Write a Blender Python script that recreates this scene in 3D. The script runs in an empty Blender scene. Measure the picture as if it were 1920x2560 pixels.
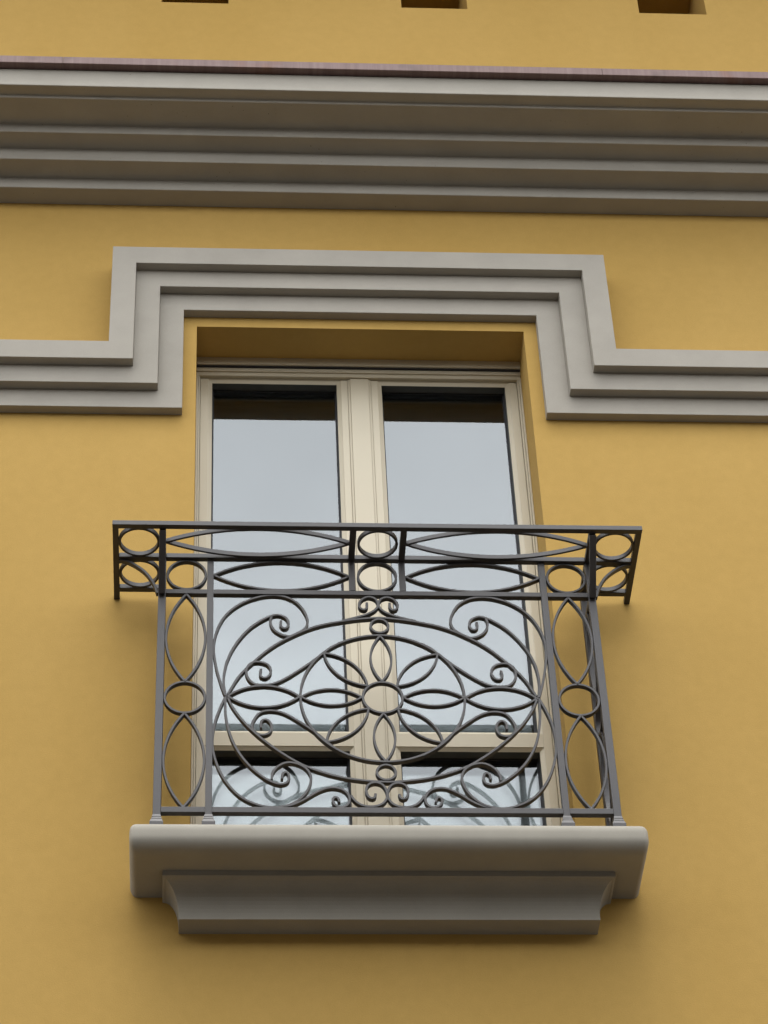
import bpy, bmesh, math, random
from mathutils import Vector

# ------------------------------------------------------------------ camera, world, sun, exposure
scene = bpy.context.scene
COL = scene.collection
random.seed(4)

# Units are metres. x runs along the facade, -y points to the street, z = 0 is the window head.
CAM_POS = Vector((-0.5719, -6.9345, -7.5969))
PITCH, YAW, ROLL = math.radians(43.7599), math.radians(5.1349), math.radians(-2.9089)
cam_data = bpy.data.cameras.new("camera")
cam = bpy.data.objects.new("camera", cam_data)
COL.objects.link(cam)
fwd = Vector((math.sin(YAW) * math.cos(PITCH), math.cos(YAW) * math.cos(PITCH), math.sin(PITCH)))
rgt = Vector((math.cos(YAW), -math.sin(YAW), 0))
upv = rgt.cross(fwd)
r2 = rgt * math.cos(ROLL) + upv * math.sin(ROLL)
u2 = -rgt * math.sin(ROLL) + upv * math.cos(ROLL)
from mathutils import Matrix
rot = Matrix((r2, u2, -fwd)).transposed()
cam.matrix_world = Matrix.Translation(CAM_POS) @ rot.to_4x4()
cam_data.sensor_fit = 'HORIZONTAL'
cam_data.sensor_width = 36.0
cam_data.lens = 36.0 * 7007.5 / 1920.0
cam_data.clip_start = 0.05
cam_data.clip_end = 2000
scene.camera = cam

SUN_EL, SUN_AZ = math.radians(80), math.radians(180 + 22)
world = bpy.data.worlds.new("World")
scene.world = world
world.use_nodes = True
wn, wl = world.node_tree.nodes, world.node_tree.links
wn.clear()
sky = wn.new('ShaderNodeTexSky')
sky.sky_type = 'NISHITA'
sky.sun_disc = False
sky.sun_elevation = SUN_EL
sky.sun_rotation = SUN_AZ
sky.air_density = 1.0
sky.dust_density = 2.0
hsv = wn.new('ShaderNodeHueSaturation')
hsv.inputs['Saturation'].default_value = 0.15
wl.new(sky.outputs[0], hsv.inputs['Color'])
bg = wn.new('ShaderNodeBackground')
bg.inputs['Strength'].default_value = 0.15
# overcast: the clear sky veiled by an even cloud layer
cloud = wn.new('ShaderNodeMix')
cloud.data_type = 'RGBA'
cloud.inputs['Factor'].default_value = 0.6
cloud.inputs['B'].default_value = (6.2, 6.4, 6.7, 1)
wl.new(hsv.outputs[0], cloud.inputs['A'])
# uneven cloud: brighter bank at middle height, soft patches
tc = wn.new('ShaderNodeTexCoord')
sx = wn.new('ShaderNodeSeparateXYZ')
wl.new(tc.outputs['Generated'], sx.inputs[0])
cr = wn.new('ShaderNodeValToRGB')
for e, (p, g) in zip([cr.color_ramp.elements[0], cr.color_ramp.elements[1]] + [cr.color_ramp.elements.new(0.5) for _ in range(3)],
                     ((0.0, 0.85), (1.0, 1.08), (0.60, 0.66), (0.65, 1.20), (0.72, 0.97))):
    e.position = p
    e.color = (g / 1.3, g / 1.3, g / 1.3, 1)
wl.new(sx.outputs['Z'], cr.inputs['Fac'])
cn = wn.new('ShaderNodeTexNoise')
cn.inputs['Scale'].default_value = 3.5
cn.inputs['Detail'].default_value = 5
wl.new(tc.outputs['Generated'], cn.inputs['Vector'])
cm = wn.new('ShaderNodeMapRange')
wl.new(cn.outputs['Fac'], cm.inputs['Value'])
cm.inputs['From Min'].default_value = 0.3
cm.inputs['From Max'].default_value = 0.7
cm.inputs['To Min'].default_value = 1.3 * 0.90
cm.inputs['To Max'].default_value = 1.3 * 1.10
vm = wn.new('ShaderNodeVectorMath'); vm.operation = 'SCALE'
wl.new(cr.outputs['Color'], vm.inputs[0]); wl.new(cm.outputs[0], vm.inputs['Scale'])
vx = wn.new('ShaderNodeVectorMath'); vx.operation = 'MULTIPLY'
wl.new(cloud.outputs['Result'], vx.inputs[0]); wl.new(vm.outputs[0], vx.inputs[1])
wl.new(vx.outputs[0], bg.inputs['Color'])
wo = wn.new('ShaderNodeOutputWorld')
wl.new(bg.outputs[0], wo.inputs['Surface'])

sun_data = bpy.data.lights.new("sun", 'SUN')
sun_data.energy = 0.85
sun_data.angle = math.radians(38)
sun_data.color = (1.0, 0.97, 0.92)
sun = bpy.data.objects.new("sun", sun_data)
COL.objects.link(sun)
sdir = Vector((math.sin(SUN_AZ) * math.cos(SUN_EL), math.cos(SUN_AZ) * math.cos(SUN_EL), math.sin(SUN_EL)))
sun.rotation_euler = sdir.to_track_quat('Z', 'Y').to_euler()

scene.view_settings.view_transform = 'Standard'
scene.view_settings.look = 'None'
scene.view_settings.gamma = 1
scene.view_settings.exposure = 1.93

# ------------------------------------------------------------------ materials
def material(name):
    m = bpy.data.materials.new(name)
    m.use_nodes = True
    nt = m.node_tree
    b = nt.nodes['Principled BSDF']
    return m, nt.nodes, nt.links, b

def noise(n, l, scale, detail=3.0, rough=0.55, vec=None):
    t = n.new('ShaderNodeTexNoise')
    t.inputs['Scale'].default_value = scale
    t.inputs['Detail'].default_value = detail
    t.inputs['Roughness'].default_value = rough
    if vec is not None:
        l.new(vec, t.inputs['Vector'])
    return t

def coords(n):
    return n.new('ShaderNodeTexCoord').outputs['Object']

def ramp(n, l, fac, stops):
    r = n.new('ShaderNodeValToRGB')
    els = r.color_ramp.elements
    while len(els) < len(stops):
        els.new(0.5)
    for e, (p, c) in zip(els, stops):
        e.position = p
        e.color = (*c, 1)
    l.new(fac, r.inputs['Fac'])
    return r.outputs['Color']

def bump(n, l, b, height, strength, dist):
    bp = n.new('ShaderNodeBump')
    bp.inputs['Strength'].default_value = strength
    bp.inputs['Distance'].default_value = dist
    l.new(height, bp.inputs['Height'])
    l.new(bp.outputs['Normal'], b.inputs['Normal'])

def multiply(n, l, a, c, fac=1.0):
    mx = n.new('ShaderNodeMix')
    mx.data_type = 'RGBA'
    mx.blend_type = 'MULTIPLY'
    mx.inputs['Factor'].default_value = fac
    l.new(a, mx.inputs['A'])
    l.new(c, mx.inputs['B'])
    return mx.outputs['Result']

def mat_stucco():
    m, n, l, b = material("ochre_stucco")
    v = coords(n)
    mp = n.new('ShaderNodeMapping')
    mp.inputs['Scale'].default_value = (1.0, 1.0, 0.45)
    l.new(v, mp.inputs['Vector'])
    big = noise(n, l, 1.7, 4, 0.55, mp.outputs[0])
    c1 = ramp(n, l, big.outputs['Fac'], [(0.25, (0.468, 0.293, 0.078)), (0.75, (0.508, 0.324, 0.095))])
    mid = noise(n, l, 22, 5, 0.65, v)
    c2 = ramp(n, l, mid.outputs['Fac'], [(0.3, (0.935, 0.935, 0.92)), (0.7, (1.0, 1.0, 1.0))])
    fine = noise(n, l, 260, 3, 0.7, v)
    c3 = ramp(n, l, fine.outputs['Fac'], [(0.3, (0.90, 0.89, 0.87)), (0.7, (1.0, 1.0, 1.0))])
    l.new(multiply(n, l, multiply(n, l, c1, c2), c3), b.inputs['Base Color'])
    b.inputs['Roughness'].default_value = 0.93
    b.inputs['Specular IOR Level'].default_value = 0.25
    bump(n, l, b, fine.outputs['Fac'], 0.35, 0.002)
    return m

def mat_grey(name, c, pits=0.0):
    m, n, l, b = material(name)
    v = coords(n)
    mid = noise(n, l, 6, 4, 0.6, v)
    c1 = ramp(n, l, mid.outputs['Fac'], [(0.3, tuple(x * 0.94 for x in c)), (0.7, tuple(x * 1.05 for x in c))])
    fine = noise(n, l, 320, 3, 0.7, v)
    c2 = ramp(n, l, fine.outputs['Fac'], [(0.3, (0.92, 0.92, 0.92)), (0.7, (1, 1, 1))])
    out = multiply(n, l, c1, c2)
    if pits:
        # small casting pits scattered over the stone
        vo = n.new('ShaderNodeTexVoronoi')
        vo.inputs['Scale'].default_value = 42
        l.new(v, vo.inputs['Vector'])
        msk = noise(n, l, 9, 2, 0.5, v)
        ad = n.new('ShaderNodeMath'); ad.operation = 'MULTIPLY'
        sb = n.new('ShaderNodeMath'); sb.operation = 'SUBTRACT'
        l.new(msk.outputs['Fac'], sb.inputs[0]); sb.inputs[1].default_value = 0.42
        l.new(sb.outputs[0], ad.inputs[0]); ad.inputs[1].default_value = pits
        gt = n.new('ShaderNodeMath'); gt.operation = 'LESS_THAN'
        l.new(vo.outputs['Distance'], gt.inputs[0]); l.new(ad.outputs[0], gt.inputs[1])
        pc = ramp(n, l, gt.outputs[0], [(0.0, (1, 1, 1)), (1.0, (0.35, 0.33, 0.31))])
        out = multiply(n, l, out, pc)
    l.new(out, b.inputs['Base Color'])
    b.inputs['Roughness'].default_value = 0.85
    b.inputs['Specular IOR Level'].default_value = 0.3
    bump(n, l, b, fine.outputs['Fac'], 0.25, 0.001)
    return m

def mat_iron():
    m, n, l, b = material("dark_iron_paint")
    v = coords(n)
    mid = noise(n, l, 18, 4, 0.6, v)
    c = ramp(n, l, mid.outputs['Fac'], [(0.3, (0.030, 0.026, 0.024)), (0.7, (0.040, 0.035, 0.033))])
    wear = noise(n, l, 45, 5, 0.75, v)
    w = ramp(n, l, wear.outputs['Fac'], [(0.64, (0, 0, 0)), (0.74, (1, 1, 1))])
    mx = n.new('ShaderNodeMix'); mx.data_type = 'RGBA'
    l.new(w, mx.inputs['Factor']); l.new(c, mx.inputs['A'])
    mx.inputs['B'].default_value = (0.062, 0.051, 0.043, 1)
    l.new(mx.outputs['Result'], b.inputs['Base Color'])
    fine = noise(n, l, 220, 3, 0.6, v)
    rr = n.new('ShaderNodeMapRange')
    l.new(mid.outputs['Fac'], rr.inputs['Value'])
    rr.inputs['To Min'].default_value = 0.40
    rr.inputs['To Max'].default_value = 0.52
    l.new(rr.outputs[0], b.inputs['Roughness'])
    b.inputs['Specular IOR Level'].default_value = 0.5
    bump(n, l, b, fine.outputs['Fac'], 0.15, 0.0008)
    return m

def mat_frame():
    m, n, l, b = material("champagne_aluminium")
    v = coords(n)
    mp = n.new('ShaderNodeMapping')
    mp.inputs['Scale'].default_value = (1, 1, 0.6)
    l.new(v, mp.inputs['Vector'])
    g = noise(n, l, 3, 3, 0.6, mp.outputs[0])
    c = ramp(n, l, g.outputs['Fac'], [(0.3, (0.475, 0.415, 0.295)), (0.7, (0.495, 0.434, 0.313))])
    l.new(c, b.inputs['Base Color'])
    b.inputs['Metallic'].default_value = 0.1
    b.inputs['Roughness'].default_value = 0.42
    return m

def mat_gasket():
    m, n, l, b = material("black_rubber_gasket")
    v = coords(n)
    g = noise(n, l, 60, 2, 0.5, v)
    l.new(ramp(n, l, g.outputs['Fac'], [(0.3, (0.008, 0.008, 0.010)), (0.7, (0.016, 0.015, 0.018))]), b.inputs['Base Color'])
    b.inputs['Roughness'].default_value = 0.6
    return m

def mat_copper():
    m, n, l, b = material("weathered_copper")
    v = coords(n)
    mp = n.new('ShaderNodeMapping')
    mp.inputs['Scale'].default_value = (60, 4, 2)
    l.new(v, mp.inputs['Vector'])
    st = noise(n, l, 1.0, 5, 0.7, mp.outputs[0])
    c1 = ramp(n, l, st.outputs['Fac'], [(0.3, (0.150, 0.095, 0.082)), (0.5, (0.180, 0.116, 0.104)), (0.72, (0.215, 0.148, 0.134))])
    bl = noise(n, l, 4.5, 3, 0.6, v)
    c2 = ramp(n, l, bl.outputs['Fac'], [(0.30, (0.55, 0.56, 0.52)), (0.44, (1, 1, 1)), (0.6, (1, 1, 1)), (0.72, (1.0, 0.80, 0.64))])
    l.new(multiply(n, l, c1, c2), b.inputs['Base Color'])
    b.inputs['Metallic'].default_value = 0.0
    b.inputs['Specular IOR Level'].default_value = 0.25
    b.inputs['Roughness'].default_value = 0.55
    return m

def mat_glass(name, reflect, wav, tint, rough):
    m, n, l, b = material(name)
    n.remove(b)
    out = n['Material Output']
    v = coords(n)
    tr = n.new('ShaderNodeBsdfTransparent')
    tr.inputs['Color'].default_value = (*tint, 1)
    gl = n.new('ShaderNodeBsdfGlossy')
    gl.inputs['Color'].default_value = (0.955, 0.995, 1.0, 1)
    gl.inputs['Roughness'].default_value = rough
    w = noise(n, l, 3.0, 1, 0.4, v)
    w2 = noise(n, l, 170.0, 1, 0.5, v)
    ad = n.new('ShaderNodeMath'); ad.operation = 'MULTIPLY_ADD'
    l.new(w2.outputs['Fac'], ad.inputs[0]); ad.inputs[1].default_value = 0.0012
    l.new(w.outputs['Fac'], ad.inputs[2])
    bp = n.new('ShaderNodeBump')
    bp.inputs['Strength'].default_value = 1.0
    bp.inputs['Distance'].default_value = wav
    l.new(ad.outputs[0], bp.inputs['Height'])
    l.new(bp.outputs['Normal'], gl.inputs['Normal'])
    fr = n.new('ShaderNodeFresnel')
    fr.inputs['IOR'].default_value = 1.52
    mu = n.new('ShaderNodeMath'); mu.operation = 'MULTIPLY'; mu.use_clamp = True
    mu.inputs[1].default_value = reflect
    l.new(fr.outputs[0], mu.inputs[0])
    mx = n.new('ShaderNodeMixShader')
    l.new(mu.outputs[0], mx.inputs['Fac'])
    l.new(tr.outputs[0], mx.inputs[1])
    l.new(gl.outputs[0], mx.inputs[2])
    l.new(mx.outputs[0], out.inputs['Surface'])
    return m

def mat_plain(name, a, c2, scale=8, rough=0.9):
    m, n, l, b = material(name)
    v = coords(n)
    g = noise(n, l, scale, 4, 0.6, v)
    l.new(ramp(n, l, g.outputs['Fac'], [(0.3, a), (0.7, c2)]), b.inputs['Base Color'])
    b.inputs['Roughness'].default_value = rough
    return m

STUCCO = mat_stucco()
GREY = mat_grey("grey_moulding_paint", (0.350, 0.321, 0.270))
GREYPIT = mat_grey("grey_cast_cornice", (0.345, 0.318, 0.268), 0.30)
SLABM = mat_grey("grey_balcony_stone", (0.315, 0.292, 0.243), 0.12)
IRON = mat_iron()
FRAME = mat_frame()
GASKET = mat_gasket()
COPPER = mat_copper()
REVEAL = mat_plain('dark_glazing_rebate', (0.045, 0.046, 0.040), (0.06, 0.061, 0.053), 20, 0.6)
GLASS_OUT = mat_glass("outer_glass", 2.9, 0.0006, (0.90, 0.93, 0.92), 0.0)
GLASS_IN = mat_glass("inner_glass", 7.0, 0.0008, (0.90, 0.93, 0.92), 0.12)
ROOM = mat_plain("dim_room_plaster", (0.34, 0.32, 0.30), (0.40, 0.38, 0.355), 2)
STREET = mat_plain("street_asphalt", (0.045, 0.042, 0.040), (0.065, 0.061, 0.057), 3)
OPP = mat_plain('shading_block_render', (0.10, 0.09, 0.075), (0.13, 0.115, 0.10), 1)
DARK = mat_plain("attic_opening_shade", (0.07, 0.055, 0.04), (0.09, 0.07, 0.05), 8)  # back panels: the unlit attic depth is put into this dark colour

# ------------------------------------------------------------------ object helpers
def link(name, bm, mat, parent=None, smooth=False, loc=(0, 0, 0), recalc=True):
    me = bpy.data.meshes.new(name)
    if recalc:
        bmesh.ops.recalc_face_normals(bm, faces=bm.faces[:])
    bm.to_mesh(me)
    bm.free()
    for mm in (mat if isinstance(mat, (list, tuple)) else [mat]):
        me.materials.append(mm)
    if smooth:
        for p in me.polygons:
            p.use_smooth = True
    o = bpy.data.objects.new(name, me)
    o.location = loc
    COL.objects.link(o)
    if parent is not None:
        o.parent = parent
    return o

def thing(name, label, cat, loc=(0, 0, 0)):
    o = bpy.data.objects.new(name, None)
    o.empty_display_size = 0.2
    COL.objects.link(o)
    o.location = loc
    o['label'] = label
    o['category'] = cat
    return o

def box(bm, x0, x1, y0, y1, z0, z1, bev=0.0):
    vs = [bm.verts.new((x, y, z)) for x in (x0, x1) for y in (y0, y1) for z in (z0, z1)]
    fs = [(0, 1, 3, 2), (4, 6, 7, 5), (0, 4, 5, 1), (2, 3, 7, 6), (0, 2, 6, 4), (1, 5, 7, 3)]
    faces = [bm.faces.new([vs[i] for i in f]) for f in fs]
    if bev:
        es = list({e for f in faces for e in f.edges})
        bmesh.ops.bevel(bm, geom=es, offset=bev, segments=2, profile=0.5, affect='EDGES')

def box_part(name, dims, mat, parent, bev=0.0012):
    bm = bmesh.new()
    box(bm, *dims, bev)
    return link(name, bm, mat, parent)

def extrude_poly(bm, pts, axis_fn, a, b):
    """Closed 2-D outline swept between two stations."""
    lo = [bm.verts.new(axis_fn(p, a)) for p in pts]
    hi = [bm.verts.new(axis_fn(p, b)) for p in pts]
    k = len(pts)
    for i in range(k):
        j = (i + 1) % k
        bm.faces.new((lo[i], lo[j], hi[j], hi[i]))
    bm.faces.new(lo)
    bm.faces.new(hi[::-1])

def retouch():
    w = TRACE['wave_scroll']
    TRACE['wave_scroll'] = [(-0.128, -1.7025), (-0.160, -1.7235)] + [(x + (0.0075 if x < -0.415 else 0.0), z) for x, z in w[3:]]
    w = TRACE['l_wave']
    TRACE['l_wave'] = [(-0.115, -2.1595), (-0.158, -2.1305)] + [(x + (0.0065 if x < -0.40 else 0.0), z) for x, z in w[4:]]
    w = TRACE['top_scroll']
    TRACE['top_scroll'] = [(-0.118, -1.6075), (-0.082, -1.5960)] + w[2:]
    TRACE['outer_scroll'] = [(x, z + (0.0045 if 14 <= i <= 16 else 0.0)) for i, (x, z) in enumerate(TRACE['outer_scroll'])]

def catmull(pts, step=0.004, closed=False):
    P = [Vector(p) for p in pts]
    if closed:
        P = [P[-1]] + P + [P[0], P[1]]
    else:
        P = [P[0] * 2 - P[1]] + P + [P[-1] * 2 - P[-2]]
    out = []
    for i in range(1, len(P) - 2):
        p0, p1, p2, p3 = P[i - 1:i + 3]
        t0 = 0.0
        t1 = t0 + max((p1 - p0).length, 1e-5) ** 0.5
        t2 = t1 + max((p2 - p1).length, 1e-5) ** 0.5
        t3 = t2 + max((p3 - p2).length, 1e-5) ** 0.5
        m = max(2, int((p2 - p1).length / step))
        for k in range(m):
            t = t1 + (t2 - t1) * k / m
            a1 = p0 * ((t1 - t) / (t1 - t0)) + p1 * ((t - t0) / (t1 - t0))
            a2 = p1 * ((t2 - t) / (t2 - t1)) + p2 * ((t - t1) / (t2 - t1))
            a3 = p2 * ((t3 - t) / (t3 - t2)) + p3 * ((t - t2) / (t3 - t2))
            b1 = a1 * ((t2 - t) / (t2 - t0)) + a2 * ((t - t0) / (t2 - t0))
            b2 = a2 * ((t3 - t) / (t3 - t1)) + a3 * ((t - t1) / (t3 - t1))
            out.append(b1 * ((t2 - t) / (t2 - t1)) + b2 * ((t - t1) / (t2 - t1)))
    if not closed:
        out.append(P[-2])
    for _ in range(4):
        q = out[:]
        for i in range(1, len(out) - 1):
            q[i] = (out[i - 1] + out[i] * 2 + out[i + 1]) / 4
        out = q
    return out

def strip(bm, pts, place, th=0.006, depth=0.015, closed=False, back=0.0):
    """Flat iron bar bent along a 2-D path. place(u, v, d) maps path plane + depth to space."""
    n = len(pts)
    c = 0.0009
    h, d0, d1 = th / 2, back, back + depth
    prof = [(-h + c, d0), (h - c, d0), (h, d0 + c), (h, d1 - c), (h - c, d1), (-h + c, d1), (-h, d1 - c), (-h, d0 + c)]
    rings = []
    for i, p in enumerate(pts):
        if closed:
            t = pts[(i + 1) % n] - pts[i - 1]
        else:
            t = pts[min(i + 1, n - 1)] - pts[max(i - 1, 0)]
        t = t.normalized() if t.length > 1e-9 else Vector((1, 0))
        nn = Vector((-t.y, t.x))
        rings.append([bm.verts.new(place(p.x + nn.x * a, p.y + nn.y * a, d)) for a, d in prof])
    m = n if closed else n - 1
    for i in range(m):
        A, B = rings[i], rings[(i + 1) % n]
        for k in range(8):
            j = (k + 1) % 8
            bm.faces.new((A[k], A[j], B[j], B[k]))
    if not closed:
        bm.faces.new(rings[0])
        bm.faces.new(rings[-1][::-1])

def circle_pts(cx, cy, r, n=56):
    return [Vector((cx + r * math.cos(2 * math.pi * i / n), cy + r * math.sin(2 * math.pi * i / n))) for i in range(n)]

def arc_between(a, b, sag, n=26):
    """Circular arc from a to b bulging by sag to the left of a->b."""
    a, b = Vector(a), Vector(b)
    ch = b - a
    L = ch.length
    nn = Vector((-ch.y, ch.x)) / L
    R = (L * L / 4 + sag * sag) / (2 * sag)
    cen = (a + b) / 2 + nn * (sag - R)
    a0 = math.atan2((a - cen).y, (a - cen).x)
    a1 = math.atan2((b - cen).y, (b - cen).x)
    while a1 - a0 > math.pi: a1 -= 2 * math.pi
    while a1 - a0 < -math.pi: a1 += 2 * math.pi
    return [cen + Vector((math.cos(a0 + (a1 - a0) * i / n), math.sin(a0 + (a1 - a0) * i / n))) * abs(R) for i in range(n + 1)]

# ------------------------------------------------------------------ street (far below the frame; it bounces light upward)
bm = bmesh.new()
bmesh.ops.create_grid(bm, x_segments=8, y_segments=8, size=400)
st = link("street", bm, STREET, None, loc=(0, 0, -9.2))
st['kind'] = 'structure'
st['label'] = 'grey asphalt street running along the foot of the facade'

bm = bmesh.new()
box(bm, -45, 45, -23, -9.2, 0, 10.2)  # unseen block, added dark and close to shade the lower wall
opp = link("shading_block", bm, OPP, None, loc=(0, 0, -9.2))
opp['kind'] = 'structure'
opp['label'] = 'unseen plain dark block added across the street to shade the lower wall'

# ------------------------------------------------------------------ facade wall
NICHES = [(-0.765, -0.487), (0.231, 0.507), (1.229, 1.514)]
NZ0, NZ1 = 1.984, 2.36
wall = thing("facade_wall", "smooth ochre yellow stucco house wall around the tall window", "wall", (0, 0, -9.2))
bm = bmesh.new()
xs = sorted({-9.0, 9.0, -0.6, 0.6} | {v for q in NICHES for v in q})
zs = [-9.2, -2.452, 0.0, NZ0, NZ1, 5.0]
def is_hole(xm, zm):
    if abs(xm) < 0.6 and -2.452 < zm < 0:
        return True
    return any(a < xm < b and NZ0 < zm < NZ1 for a, b in NICHES)
vc = {}
def wv(x, y, z):
    k = (round(x, 5), round(y, 5), round(z, 5))
    if k not in vc:
        vc[k] = bm.verts.new((x, y, z + 9.2))
    return vc[k]
for i in range(len(xs) - 1):
    for j in range(len(zs) - 1):
        a, b, c, d = xs[i], xs[i + 1], zs[j], zs[j + 1]
        if not is_hole((a + b) / 2, (c + d) / 2):
            bm.faces.new((wv(a, 0, c), wv(b, 0, c), wv(b, 0, d), wv(a, 0, d)))
T = 0.30
def reveal(x0, x1, z0, z1, depth):
    bm.faces.new((wv(x0, 0, z0), wv(x0, 0, z1), wv(x0, depth, z1), wv(x0, depth, z0)))
    bm.faces.new((wv(x1, 0, z0), wv(x1, depth, z0), wv(x1, depth, z1), wv(x1, 0, z1)))
    bm.faces.new((wv(x0, 0, z1), wv(x1, 0, z1), wv(x1, depth, z1), wv(x0, depth, z1)))
    bm.faces.new((wv(x0, 0, z0), wv(x0, depth, z0), wv(x1, depth, z0), wv(x1, 0, z0)))
# the window reveal keeps its z breaks
bm.faces.new((wv(-0.6, 0, -2.452), wv(-0.6, 0, 0), wv(-0.6, T, 0), wv(-0.6, T, -2.452)))
bm.faces.new((wv(0.6, 0, -2.452), wv(0.6, T, -2.452), wv(0.6, T, 0), wv(0.6, 0, 0)))
for a, b in zip([x for x in xs if -0.6 <= x <= 0.6][:-1], [x for x in xs if -0.6 <= x <= 0.6][1:]):
    bm.faces.new((wv(a, 0, 0), wv(b, 0, 0), wv(b, T, 0), wv(a, T, 0)))
    bm.faces.new((wv(a, 0, -2.452), wv(a, T, -2.452), wv(b, T, -2.452), wv(b, 0, -2.452)))
for a, b in NICHES:
    reveal(a, b, NZ0, NZ1, 0.55)
link("stucco_face", bm, STUCCO, wall)
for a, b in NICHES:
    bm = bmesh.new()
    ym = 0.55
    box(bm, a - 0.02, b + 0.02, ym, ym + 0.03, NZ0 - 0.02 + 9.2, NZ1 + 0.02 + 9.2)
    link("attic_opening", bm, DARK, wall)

bm = bmesh.new()
extrude_poly(bm, [(0.0, 3.45), (-1.25, 3.38), (-1.25, 3.50), (0.0, 3.75)], lambda p, x: (x, p[0], p[1] + 9.2), -9.0, 9.0)  # unseen overhang, added and sized to shade the upper wall
link("shading_eave", bm, GREY, wall)

# dim room behind the panes
bm = bmesh.new()
box(bm, -1.6, 1.6, 0.301, 3.6, -2.75, 0.35)
bm.faces.ensure_lookup_table()
front = [f for f in bm.faces if all(abs(v.co.y - 0.301) < 1e-4 for v in f.verts)]
bmesh.ops.delete(bm, geom=front, context='FACES')
def rface(x0, x1, z0, z1):
    bm.faces.new([bm.verts.new(c) for c in ((x0, 0.301, z0), (x1, 0.301, z0), (x1, 0.301, z1), (x0, 0.301, z1))])
rface(-1.6, -0.6, -2.75, 0.35); rface(0.6, 1.6, -2.75, 0.35)
rface(-0.6, 0.6, 0.0, 0.35); rface(-0.6, 0.6, -2.75, -2.452)
room = link("room_interior", bm, ROOM)
room['kind'] = 'structure'
room['label'] = 'dark room behind the window panes'

# ------------------------------------------------------------------ cornice
XL, XR = -6.0, 6.0
cor = thing("cornice", "deep grey stepped cornice band crossing the wall above the window", "cornice", (0, 0, 0.678))
prof = [(0.0, 0.678), (-0.080, 0.678), (-0.080, 0.736), (-0.170, 0.736), (-0.170, 0.800), (-0.249, 0.800),
        (-0.249, 0.846), (-0.375, 0.846), (-0.375, 0.860), (-0.4235, 0.860), (-0.4235, 0.955), (0.0, 0.99)]
bm = bmesh.new()
pts = [(y, z - 0.678) for y, z in prof]
extrude_poly(bm, pts, lambda p, x: (x, p[0], p[1]), XL, XR)
es = [e for e in bm.edges if abs(e.verts[0].co.x - e.verts[1].co.x) > 1 and e.verts[0].co.y < -0.01]
bmesh.ops.bevel(bm, geom=es, offset=0.003, segments=2, profile=0.5, affect='EDGES')
link("stepped_moulding", bm, GREYPIT, cor)
bm = bmesh.new()
cp = [(-0.428, 0.957), (-0.452, 0.955), (-0.455, 0.953), (-0.455, 0.994), (-0.452, 0.997), (0.0, 1.035), (0.0, 0.995), (-0.428, 0.960)]
cp = [(0.0, 0.995), (-0.420, 0.9585), (-0.4525, 0.9555), (-0.455, 0.957), (-0.455, 0.995), (-0.4525, 0.998), (0.0, 1.04)]
# sheets of flashing butted end to end
seams = [XL, -4.2, -2.2, -1.115, 0.93, 2.93, 4.6, XR]
for a, b in zip(seams[:-1], seams[1:]):
    extrude_poly(bm, [(y, z - 0.678) for y, z in cp], lambda p, x: (x, p[0], p[1]), a + 0.0006, b - 0.0006)
link("copper_flashing", bm, COPPER, cor)

# ------------------------------------------------------------------ stepped hood moulding
hood = thing("hood_moulding", "grey triple stepped band rising around the window head", "moulding", (0, 0, -0.4))
P = 0.0363
XB = [0.9125, 0.8246, 0.7356, 0.6477]
ZT = [0.3125, 0.2227, 0.1363, 0.0498]
DZ = 0.5148
XE = 6.0
def band(outer, inner, proud):
    xo, zo = XB[outer], ZT[outer]
    xi, zi = XB[inner], ZT[inner]
    o = [(-XE, zo - DZ), (-xo, zo - DZ), (-xo, zo), (xo, zo), (xo, zo - DZ), (XE, zo - DZ)]
    i = [(-XE, zi - DZ), (-xi, zi - DZ), (-xi, zi), (xi, zi), (xi, zi - DZ), (XE, zi - DZ)]
    bm = bmesh.new()
    F = [(bm.verts.new((x, -proud, z + 0.4)), bm.verts.new((x, 0.0, z + 0.4))) for x, z in o]
    G = [(bm.verts.new((x, -proud, z + 0.4)), bm.verts.new((x, 0.0, z + 0.4))) for x, z in i]
    for k in range(5):
        bm.faces.new((F[k][0], F[k + 1][0], G[k + 1][0], G[k][0]))
        bm.faces.new((F[k][0], F[k][1], F[k + 1][1], F[k + 1][0]))
        bm.faces.new((G[k][0], G[k + 1][0], G[k + 1][1], G[k][1]))
    bm.faces.new((F[0][0], G[0][0], G[0][1], F[0][1]))
    bm.faces.new((F[5][0], F[5][1], G[5][1], G[5][0]))
    es = [e for e in bm.edges if all(abs(v.co.y + proud) < 1e-6 for v in e.verts) and len(e.link_faces) == 2
          and any(abs(f.normal.y) < 0.5 for f in e.link_faces)]
    bm.normal_update()
    es = [e for e in bm.edges if all(abs(v.co.y + proud) < 1e-6 for v in e.verts) and len(e.link_faces) == 2
          and any(abs(f.normal.y) < 0.5 for f in e.link_faces) and any(abs(f.normal.y) > 0.5 for f in e.link_faces)]
    bmesh.ops.bevel(bm, geom=es, offset=0.0018, segments=2, profile=0.5, affect='EDGES')
    return link("moulding_band", bm, GREY, hood)
band(0, 1, 3 * P)
band(1, 2, 2 * P)
band(2, 3, P)

# ------------------------------------------------------------------ french window
win = thing("french_window", "tall two leaf champagne framed glass window with reflecting panes", "window", (0, 0.15, -2.45))
WZ = 2.45
def wbox(name, x0, x1, y0, y1, z0, z1, mat=FRAME, parent=win, bev=0.0015):
    bm = bmesh.new()
    box(bm, x0, x1, y0 - 0.15, y1 - 0.15, z0 + WZ, z1 + WZ, bev)
    return link(name, bm, mat, parent)
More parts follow.
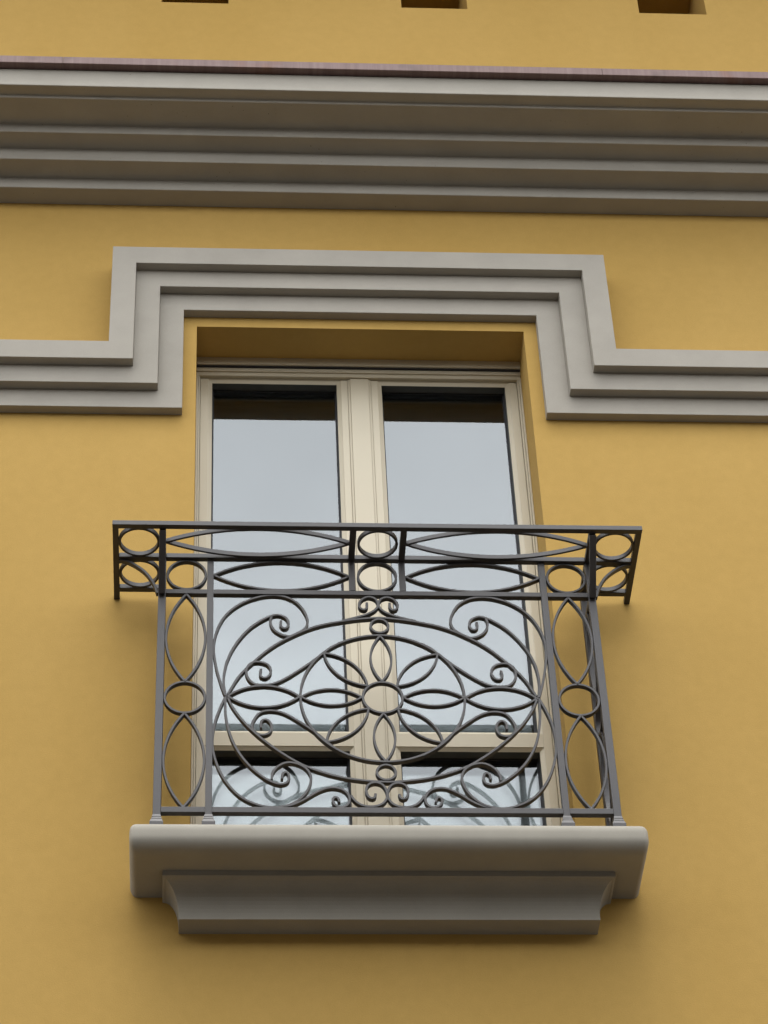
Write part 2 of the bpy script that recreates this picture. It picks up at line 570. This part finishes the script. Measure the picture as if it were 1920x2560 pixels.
# outer frame: a stepped head and two stepped jambs
bm = bmesh.new()
def fb(x0, x1, y0, y1, z0, z1, bev=0.0012):
    box(bm, x0, x1, y0 - 0.15, y1 - 0.15, z0 + WZ, z1 + WZ, bev)
fb(-0.5995, 0.5995, 0.151, 0.24, -0.036, -0.0005)
fb(-0.5995, 0.5995, 0.166, 0.24, -0.058, -0.0405)
fb(-0.5995, 0.5995, 0.172, 0.24, -0.076, -0.0585)
for s in (-1, 1):
    a, b = sorted((s * 0.5995, s * 0.5925)); fb(a, b, 0.166, 0.24, -2.4515, -0.0765)
    a, b = sorted((s * 0.5918, s * 0.5855)); fb(a, b, 0.174, 0.24, -2.4515, -0.0765)
link("window_frame", bm, FRAME, win)
bm = bmesh.new()
box(bm, -0.5990, 0.5990, 0.1575 - 0.15, 0.2 - 0.15, -0.0404 + WZ, -0.0361 + WZ)
link("weather_seal", bm, GASKET, win)

YS, YG = 0.186, 0.236       # sash face, outer pane
GX0, GX1 = 0.083, 0.541     # glass edges
ZTOP = -0.094
RZ1, RZ0 = -1.744, -1.8265  # mid rail
def sash(s):
    def X(a, b):
        return sorted((s * a, s * b))
    sm = bmesh.new()
    def sb(xa, xb, y0, y1, z0, z1, bev=0.002):
        x0, x1 = X(xa, xb)
        box(sm, x0, x1, y0 - 0.15, y1 - 0.15, z0 + WZ, z1 + WZ, bev)
    bead = 0.014
    # stiles and rails (flat outer field) with a slightly recessed glazing bead inside
    sb(0.0425, GX0 - bead, YS, 0.262, -2.44, -0.0775)
    sb(GX1 + bead, 0.5847, YS, 0.262, -2.44, -0.0775)
    for z0, z1 in ((ZTOP + bead, -0.0775), (RZ0 + bead, RZ1 - bead), (-2.44, -2.37)):
        sb(GX0 - bead - 0.0, GX1 + bead, YS + 0.0006, 0.262, z0, z1, 0.0)
    o = link("sash", sm, FRAME, win)
    # bevelled beads
    bb = bmesh.new()
    for z0, z1 in ((RZ1, ZTOP), (-2.36, RZ0)):
        x0, x1 = X(GX0 - bead, GX1 + bead)
        a0, a1 = X(GX0, GX1)
        yo, yi = YS + 0.003, YS + 0.010
        ring = []
        for (xx0, xx1, zz0, zz1, yy) in ((x0, x1, z0 - bead, z1 + bead, yo), (a0, a1, z0, z1, yi), (a0, a1, z0, z1, YG + 0.001)):
            ring.append([bb.verts.new((x, yy - 0.15, z + WZ)) for x, z in ((xx0, zz0), (xx1, zz0), (xx1, zz1), (xx0, zz1))])
        for lvl, (A, B) in enumerate(zip(ring[:-1], ring[1:])):
            for k in range(4):
                j = (k + 1) % 4
                bb.faces.new((A[k], A[j], B[j], B[k])).material_index = lvl
    link("glazing_bead", bb, [FRAME, REVEAL], o)
    # gaskets and panes
    for z0, z1, nm in ((RZ1, ZTOP, "upper_pane"), (-2.36, RZ0, "lower_pane")):
        gk = bmesh.new()
        a0, a1 = X(GX0, GX1)
        w = 0.006
        for (p0, p1, q0, q1) in ((a0 + 1e-4, a0 + w, z0 + 1e-4, z1 - 1e-4), (a1 - w, a1 - 1e-4, z0 + 1e-4, z1 - 1e-4), (a0 + w, a1 - w, z1 - w, z1 - 1e-4), (a0 + w, a1 - w, z0 + 1e-4, z0 + w)):
            box(gk, p0, p1, YG - 0.006 - 0.15, YG - 0.15 - 0.0005, q0 + WZ, q1 + WZ)
            box(gk, p0, p1, YG + 0.002 - 0.15, YG - 0.15 + 0.022, q0 + WZ, q1 + WZ)
        link("gasket", gk, GASKET, o)
        for yy, mt in ((YG, GLASS_OUT), (YG + 0.0235, GLASS_IN)):
            pn = bmesh.new()
            pn.faces.new([pn.verts.new(c) for c in ((a0, yy - 0.15, z0 + WZ), (a1, yy - 0.15, z0 + WZ), (a1, yy - 0.15, z1 + WZ), (a0, yy - 0.15, z1 + WZ))])
            link("pane", pn, mt, o, recalc=False)
    # closing strip behind the leaf
    return o
sash(-1)
sash(1)
# meeting cover strip over the joint, with a thin groove line either side
bm = bmesh.new()
fb(-0.0343, 0.0343, 0.178, 0.235, -2.44, -0.0775, 0.0020)
fb(-0.0421, -0.0346, 0.1835, 0.235, -2.44, -0.0775, 0.0006)
fb(0.0346, 0.0421, 0.1835, 0.235, -2.44, -0.0775, 0.0006)
link("meeting_strip", bm, FRAME, win)

# ------------------------------------------------------------------ balcony slab
bal = thing("balcony_ledge", "shallow grey stone balcony ledge on a coved corbel below the window", "balcony", (0, 0, -2.45))
bm = bmesh.new()
SX0, SX1, YF, SZ1, SZ0 = -0.778, 0.777, -0.253, 0.0, -0.106
R, S = 0.044, 8
# rounded nosing: offset rings of a rectangle whose back lies on the wall
prof = []
for k in range(S + 1):
    a = math.pi / 2 * k / S
    prof.append((R * (1 - math.sin(a)), SZ1 - R * (1 - math.cos(a))))
for k in range(S + 1):
    a = math.pi / 2 * k / S
    prof.append((R * (1 - math.cos(a)), SZ0 + R * (1 - math.sin(a))))
rings = []
for ins, z in prof:
    x0, x1, y = SX0 + ins * 0.5, SX1 - ins * 0.5, YF + ins
    rc = max(0.004, 0.016 - ins * 0.25)
    ring = [(x0, 0.0, z)]
    for k in range(5):
        a = math.pi / 2 * k / 4
        ring.append((x0 + rc - rc * math.cos(a), y + rc - rc * math.sin(a), z))
    for k in range(5):
        a = math.pi / 2 * k / 4
        ring.append((x1 - rc + rc * math.sin(a), y + rc - rc * math.cos(a), z))
    ring.append((x1, 0.0, z))
    rings.append([bm.verts.new(c) for c in ring])
for A, B in zip(rings[:-1], rings[1:]):
    for k in range(len(A) - 1):
        bm.faces.new((A[k], A[k + 1], B[k + 1], B[k]))
bm.faces.new(rings[0]); bm.faces.new(rings[-1][::-1])
bm.normal_update()
sl = link("slab", bm, SLABM, bal)
for p in sl.data.polygons:
    p.use_smooth = len(p.vertices) == 4
# corbel: lip, cove returning on both ends, flat soffit
bm = bmesh.new()
CX, CB, YT, YB = 0.679, 0.629, -0.137, -0.0745
zt, zl, zb = -0.1065, -0.124, -0.2385
sec = [(1.0, zt), (1.0, zl)]
N = 12
for k in range(1, N + 1):
    a = math.pi / 2 * k / N
    sec.append((1 - 0.9 * math.sin(a) - 0.1, zl + (zb - zl) * (1 - math.cos(a)) if False else zl + (zb - zl) * (1 - math.cos(a))))
sec = [(1.0, zt), (1.0, zl), (0.9, zl - 0.002)] + [(0.9 * (1 - math.sin(math.pi / 2 * k / N)), zl - 0.002 + (zb + 0.012 - zl) * (1 - math.cos(math.pi / 2 * k / N))) for k in range(1, N + 1)] + [(0.0, zb)]
rings = []
for f, z in sec:
    xx = CB + (CX - CB) * f
    yy = YB + (YT - YB) * f
    rings.append([bm.verts.new(c) for c in ((-xx, 0, z), (-xx, yy, z), (xx + 0.004, yy, z), (xx + 0.004, 0, z))])
for A, B in zip(rings[:-1], rings[1:]):
    for k in range(3):
        bm.faces.new((A[k], A[k + 1], B[k + 1], B[k]))
bm.faces.new(rings[0]); bm.faces.new(rings[-1][::-1])
link("corbel", bm, SLABM, bal)

# ------------------------------------------------------------------ wrought iron railing
rail = thing("balcony_railing", "dark wrought iron balcony railing with scrolls, rings and a flower motif", "railing", (0, 0, -2.45))
RZ = 2.45
YP = -0.2028          # front plane of the standing panel
ZU, ZV = -1.3468, -1.3278   # underside and top of the flat tray frame
TRACE = {
    'outer_scroll': [(-0.4936, -1.9252), (-0.5032, -1.8939), (-0.5216, -1.8152), (-0.5307, -1.7307), (-0.5237, -1.6633), (-0.4958, -1.5918), (-0.454, -1.5445), (-0.4026, -1.5137), (-0.3464, -1.4997), (-0.2996, -1.5067), (-0.2626, -1.5327), (-0.2389, -1.5731), (-0.2303, -1.6104), (-0.2387, -1.6415), (-0.2623, -1.6652), (-0.2926, -1.6803), (-0.3225, -1.669), (-0.343, -1.6427), (-0.3506, -1.6118), (-0.3453, -1.5881)],
    'inner_scroll': [(-0.4936, -1.9252), (-0.4996, -1.8629), (-0.4884, -1.7818), (-0.4564, -1.7024), (-0.4078, -1.6342), (-0.3472, -1.5894), (-0.3215, -1.5847), (-0.2985, -1.5988), (-0.2913, -1.6223), (-0.299, -1.6422), (-0.3115, -1.6424), (-0.3178, -1.6288), (-0.3162, -1.6083)],
    'long_arc': [(-0.4859, -1.9192), (-0.4519, -1.8475), (-0.4038, -1.7839), (-0.3391, -1.7164), (-0.2692, -1.6672), (-0.1991, -1.6318), (-0.1055, -1.6071), (-0.0469, -1.5977)],
    'wave_scroll': [(0.0045, -1.6643), (-0.0512, -1.6715), (-0.1062, -1.6951), (-0.1813, -1.7448), (-0.2511, -1.8101), (-0.3347, -1.8717), (-0.3736, -1.8803), (-0.4026, -1.8768), (-0.4278, -1.8579), (-0.4365, -1.828), (-0.4315, -1.8055), (-0.4095, -1.7879), (-0.3827, -1.7857), (-0.3608, -1.7952), (-0.3502, -1.8175), (-0.3563, -1.8432), (-0.371, -1.8529), (-0.384, -1.8435), (-0.3819, -1.8146)],
    'l_outer': [(-0.4935, -1.9311), (-0.5061, -1.9635), (-0.526, -2.0338), (-0.5332, -2.1088), (-0.5253, -2.1772), (-0.4941, -2.2615), (-0.4457, -2.3253), (-0.3933, -2.3554), (-0.3453, -2.3645), (-0.297, -2.3537), (-0.2593, -2.3241), (-0.2365, -2.2822), (-0.2315, -2.2458), (-0.2442, -2.216), (-0.2727, -2.1953), (-0.3059, -2.1915), (-0.3327, -2.207), (-0.3493, -2.2325), (-0.3518, -2.2578)],
    'l_inner': [(-0.4935, -1.9311), (-0.4925, -2.0044), (-0.4744, -2.0969), (-0.4389, -2.1766), (-0.3948, -2.2328), (-0.3532, -2.2662), (-0.3246, -2.2761), (-0.3038, -2.2687), (-0.2978, -2.2462), (-0.305, -2.2277), (-0.3166, -2.2323), (-0.3208, -2.2548)],
    'l_arc': [(-0.4859, -1.9339), (-0.4723, -1.9691), (-0.4386, -2.0272), (-0.3874, -2.0904), (-0.321, -2.153), (-0.255, -2.2008), (-0.1891, -2.2314), (-0.1231, -2.2507), (-0.0526, -2.2615)],
    'l_wave': [(0.0004, -2.1874), (-0.0482, -2.1769), (-0.0951, -2.1559), (-0.1515, -2.1258), (-0.2077, -2.0771), (-0.2643, -2.0281), (-0.3119, -1.9943), (-0.3503, -1.984), (-0.384, -1.9918), (-0.4105, -2.02), (-0.4178, -2.0511), (-0.4036, -2.0756), (-0.3798, -2.0828), (-0.3582, -2.0753), (-0.3494, -2.0505), (-0.3555, -2.0289), (-0.3698, -2.0185), (-0.3818, -2.026), (-0.3829, -2.0539)],
    'bottom_scroll': [(-0.319, -2.3604), (-0.2971, -2.3576), (-0.2617, -2.3397), (-0.2127, -2.3044), (-0.1771, -2.2886), (-0.1463, -2.2906), (-0.1246, -2.305), (-0.1148, -2.3305), (-0.1216, -2.3538), (-0.1394, -2.3638), (-0.159, -2.3568), (-0.1681, -2.3364), (-0.1626, -2.3236), (-0.1503, -2.3263), (-0.1476, -2.3429)],
    'bottom_uR': [(0.1121, -2.3178), (0.1025, -2.3362), (0.0798, -2.3564), (0.0456, -2.3615), (0.017, -2.3507), (0.0024, -2.3276), (0.002, -2.3), (0.0151, -2.2753), (0.0373, -2.2684), (0.0588, -2.2794), (0.0646, -2.3039), (0.0557, -2.3285), (0.0411, -2.3304), (0.0365, -2.3121)],
    'top_scroll': [(-0.1036, -1.6007), (-0.0785, -1.5911), (-0.0382, -1.5787), (-0.0101, -1.5583), (-0.0004, -1.5367), (-0.0085, -1.5126), (-0.0308, -1.5028), (-0.0537, -1.5152), (-0.0634, -1.5375), (-0.0565, -1.5575), (-0.0436, -1.56), (-0.0373, -1.5486), (-0.0376, -1.5284)],
}

retouch()
def vplane(u, v, d):           # standing panel: depth runs towards the wall
    return (u, YP + 0.0018 + d, v + RZ)
def hplane(u, v, d):           # lying tray: depth runs upwards
    return (u, v, ZU + 0.0005 + d + RZ)
def ibox(name, x0, x1, y0, y1, z0, z1, bev=0.0012):
    return box_part(name, (x0, x1, y0, y1, z0 + RZ, z1 + RZ), IRON, rail, bev)
def istrip(name, paths, place, th=0.0078, depth=0.0180, closed=False, back=0.0, welds=()):
    # every bar sits a hair deeper than the last, so no two faces share a plane
    bm = bmesh.new()
    for p in paths:
        COUNT[0] = (COUNT[0] + 7) % 23
        strip(bm, p, place, th, depth - COUNT[0] * 0.00005, closed, back + COUNT[0] * 0.00006)
    for (wu, wv_) in welds:
        weld(bm, place, wu, wv_, 0.0062)
    return link(name, bm, IRON, rail)
COUNT = [0]
def mirror(p):
    # hand bent: the right half is never an exact twin of the left
    k = random.uniform(0, 6.28)
    return [Vector((-q.x + 0.0012 * math.sin(q.y * 21 + k), q.y + 0.0012 * math.sin(q.x * 23 + k))) for q in p]
def weld(bm, place, u, v, r):
    # small uneven weld bead where bars meet
    tmp = bmesh.ops.create_icosphere(bm, subdivisions=2, radius=1.0)
    for q in tmp['verts']:
        j = 1 + random.uniform(-0.18, 0.18)
        c = place(u + q.co.x * r * j, v + q.co.y * r * 1.2 * j, 0.007 + q.co.z * 0.008)
        q.co = Vector(c)

# posts of the standing panel with their cast feet
def foot(x, y):
    bm = bmesh.new()
    prof = [(0.0115, 0.054), (0.0128, 0.050), (0.0140, 0.044), (0.0135, 0.0425), (0.0160, 0.036), (0.0155, 0.0345), (0.0185, 0.026), (0.0205, 0.021), (0.0205, 0.0)]
    rings = []
    for h, z in prof:
        rings.append([bm.verts.new((x + sx * h, y + sy * h, z)) for sx, sy in ((-1, -1), (1, -1), (1, 1), (-1, 1))])
    for A, B in zip(rings[:-1], rings[1:]):
        for k in range(4):
            j = (k + 1) % 4
            bm.faces.new((A[k], A[j], B[j], B[k]))
    bm.faces.new(rings[0]); bm.faces.new(rings[-1][::-1])
    return bm
for s in (-1, 1):
    x = s * 0.6995
    o = ibox("post", x - 0.012, x + 0.012, YP, YP + 0.023, -2.4000, -1.3475)
    link("foot", foot(x, YP + 0.0115), IRON, o)
    x = s * 0.5435
    o = ibox("post", x - 0.0105, x + 0.0105, YP + 0.0003, YP + 0.021, -2.4000, -1.3475)
    link("foot", foot(x, YP + 0.0108), IRON, o)
    x = s * 0.6995
    o = ibox("post", x - 0.011, x + 0.011, -0.056, -0.035, -2.4000, -1.3475)
    link("foot", foot(x, -0.0455), IRON, o)
# rails of the standing panel (butted between the posts) and of its two short returns
for z0, z1 in ((-2.387, -2.366), (-1.4985, -1.4795)):
    ibox("rail", -0.5328, 0.5328, YP + 0.0006, YP + 0.0206, z0, z1)
    for s in (-1, 1):
        a, b = sorted((s * 0.5542, s * 0.6873)); ibox("rail", a, b, YP + 0.0006, YP + 0.0206, z0, z1)
        x = s * 0.6995
        ibox("rail", x - 0.009, x + 0.009, YP + 0.0232, -0.0562, z0, z1)
for s in (-1, 1):
    x = s * 0.0825
    ibox("upright", x - 0.0102, x + 0.0102, YP + 0.0004, YP + 0.0204, -1.4793, -1.3474)

# tray frame
ibox("handrail", -0.8612, 0.8612, -0.3626, -0.3428, ZU, ZV)
for s in (-1, 1):
    a, b = sorted((s * 0.8420, s * 0.8610)); ibox("tray_arm", a, b, -0.3426, -0.0005, ZU, ZV)
    a, b = sorted((s * 0.6885, s * 0.7095)); ibox("tray_arm", a, b, -0.3426, -0.0335, ZU + 0.0004, ZV - 0.0004)
    a, b = sorted((s * 0.7097, s * 0.8418)); ibox("tray_bar", a, b, -0.2095, -0.1895, ZU, ZV)
    a, b = sorted((s * 0.7097, s * 0.8418)); ibox("tray_bar", a, b, -0.0580, -0.0385, ZU, ZV)
    x = s * 0.0825
    ibox("tray_arm", x - 0.0102, x + 0.0102, -0.3426, -0.2098, ZU - 0.0004, ZV - 0.0004)
ibox("tray_bar", -0.6883, 0.6883, -0.2095, -0.1895, ZU, ZV)

# sloping struts from the corner posts up to the handrail
for s in (-1, 1):
    bm = bmesh.new()
    x0, x1 = sorted((s * 0.6890, s * 0.7105))
    a = Vector((0, YP - 0.004, -1.505 + RZ)); b = Vector((0, -0.341, ZU - 0.005 + RZ))
    d = (b - a).normalized(); nn = Vector((0, -d.z, d.y)) * 0.010
    vs = []
    for x in (x0, x1):
        for p in (a, b):
            for q in (nn, -nn):
                vs.append(bm.verts.new((x, p.y + q.y, p.z + q.z)))
    for f in ((0, 1, 3, 2), (4, 6, 7, 5), (0, 4, 5, 1), (2, 3, 7, 6), (0, 2, 6, 4), (1, 5, 7, 3)):
        bm.faces.new([vs[i] for i in f])
    bmesh.ops.bevel(bm, geom=bm.edges[:], offset=0.0012, segments=1, affect='EDGES')
    link("strut", bm, IRON, rail)

# rings and lenses of the tray
for s in (-1, 1):
    for cy, r in ((-0.2765, 0.0660), (-0.1237, 0.0655)):
        istrip("ring", [circle_pts(s * 0.7757, cy, r - 0.003)], hplane, depth=0.0176, closed=True)
    x0, x1 = s * 0.0935, s * 0.6875
    istrip("lens", [arc_between((x0, -0.2763), (x1, -0.2763), 0.0625), arc_between((x0, -0.2763), (x1, -0.2763), -0.0625)], hplane, depth=0.0180, welds=((x0, -0.2763), (x1, -0.2763)))
    # quarter curve carrying the tray wing on the corner post
    pth = catmull([(s * 0.8418, -1.3485), (s * 0.822, -1.3515), (s * 0.7855, -1.3735), (s * 0.7512, -1.408), (s * 0.7265, -1.453), (s * 0.7135, -1.495)])
    istrip("bracket", [pth], vplane, th=0.0085, depth=0.018)
istrip("ring", [circle_pts(0, -0.276, 0.0625)], hplane, depth=0.0176, closed=True)

# top row of the standing panel
for s in (-1, 1):
    istrip("ring", [circle_pts(s * 0.6205, -1.4135, 0.0622)], vplane, closed=True)
    x0, x1 = s * 0.0930, s * 0.5325
    istrip("lens", [arc_between((x0, -1.4137), (x1, -1.4137), 0.0622), arc_between((x0, -1.4137), (x1, -1.4137), -0.0622)], vplane, welds=((x0, -1.4137), (x1, -1.4137)))
istrip("ring", [circle_pts(0, -1.4135, 0.0622)], vplane, closed=True)

# side columns: lens, ring, lens - on the front and on the two short returns
def column(place_fn, cx, half):
    istrip("ring", [circle_pts(cx, -1.932, 0.0628)], place_fn, closed=True)
    for z0, z1 in ((-1.4990, -1.8665), (-1.9975, -2.3655)):
        istrip("lens", [arc_between((cx, z0), (cx, z1), half), arc_between((cx, z0), (cx, z1), -half)], place_fn, welds=((cx, z0), (cx, z1)))
for s in (-1, 1):
    column(vplane, s * 0.6206, 0.0625)
    def splane(u, v, d, s=s):
        return (s * (0.7075 - d), u, v + RZ)
    column(splane, -0.118, 0.0575)

# the scrollwork
for key, nm in (('outer_scroll', 'scroll'), ('inner_scroll', 'scroll'), ('wave_scroll', 'scroll'), ('l_outer', 'scroll'), ('l_inner', 'scroll'),
                ('l_wave', 'scroll'), ('bottom_scroll', 'scroll'), ('top_scroll', 'scroll')):
    p = catmull(TRACE[key])
    istrip(nm, [p], vplane)
    istrip(nm, [mirror(p)], vplane)
p = catmull(TRACE['bottom_uR'])
istrip("scroll", [p], vplane); istrip("scroll", [mirror(p)], vplane)
for key, zz in (('long_arc', -1.594), ('l_arc', -2.265)):
    q = TRACE[key] + [(0.0, zz)] + [(-x, z) for x, z in TRACE[key][::-1]]
    istrip("long_arc", [catmull(q)], vplane)
ZC = -1.9275
istrip("ring", [circle_pts(0, ZC, 0.0625)], vplane, closed=True)
istrip("ring", [circle_pts(0, ZC, 0.2585, 110)], vplane, closed=True)
istrip("ring", [circle_pts(0, -1.6285, 0.0285, 36)], vplane, closed=True)
istrip("ring", [circle_pts(0, -2.2270, 0.0290, 36)], vplane, closed=True)
for k in range(8):
    a = math.pi / 4 * k
    d = Vector((math.cos(a), math.sin(a)))
    A, B = d * 0.0660 + Vector((0, ZC)), d * 0.2560 + Vector((0, ZC))
    istrip("petal", [arc_between(A, B, 0.033), arc_between(A, B, -0.033)], vplane, th=0.0070)
for s in (-1, 1):
    istrip("lens", [arc_between((s * 0.2615, ZC), (s * 0.4860, ZC), 0.0435), arc_between((s * 0.2615, ZC), (s * 0.4860, ZC), -0.0435)], vplane, welds=((s * 0.2600, ZC), (s * 0.4905, ZC - 0.003), (s * 0.4915, ZC + 0.004)))
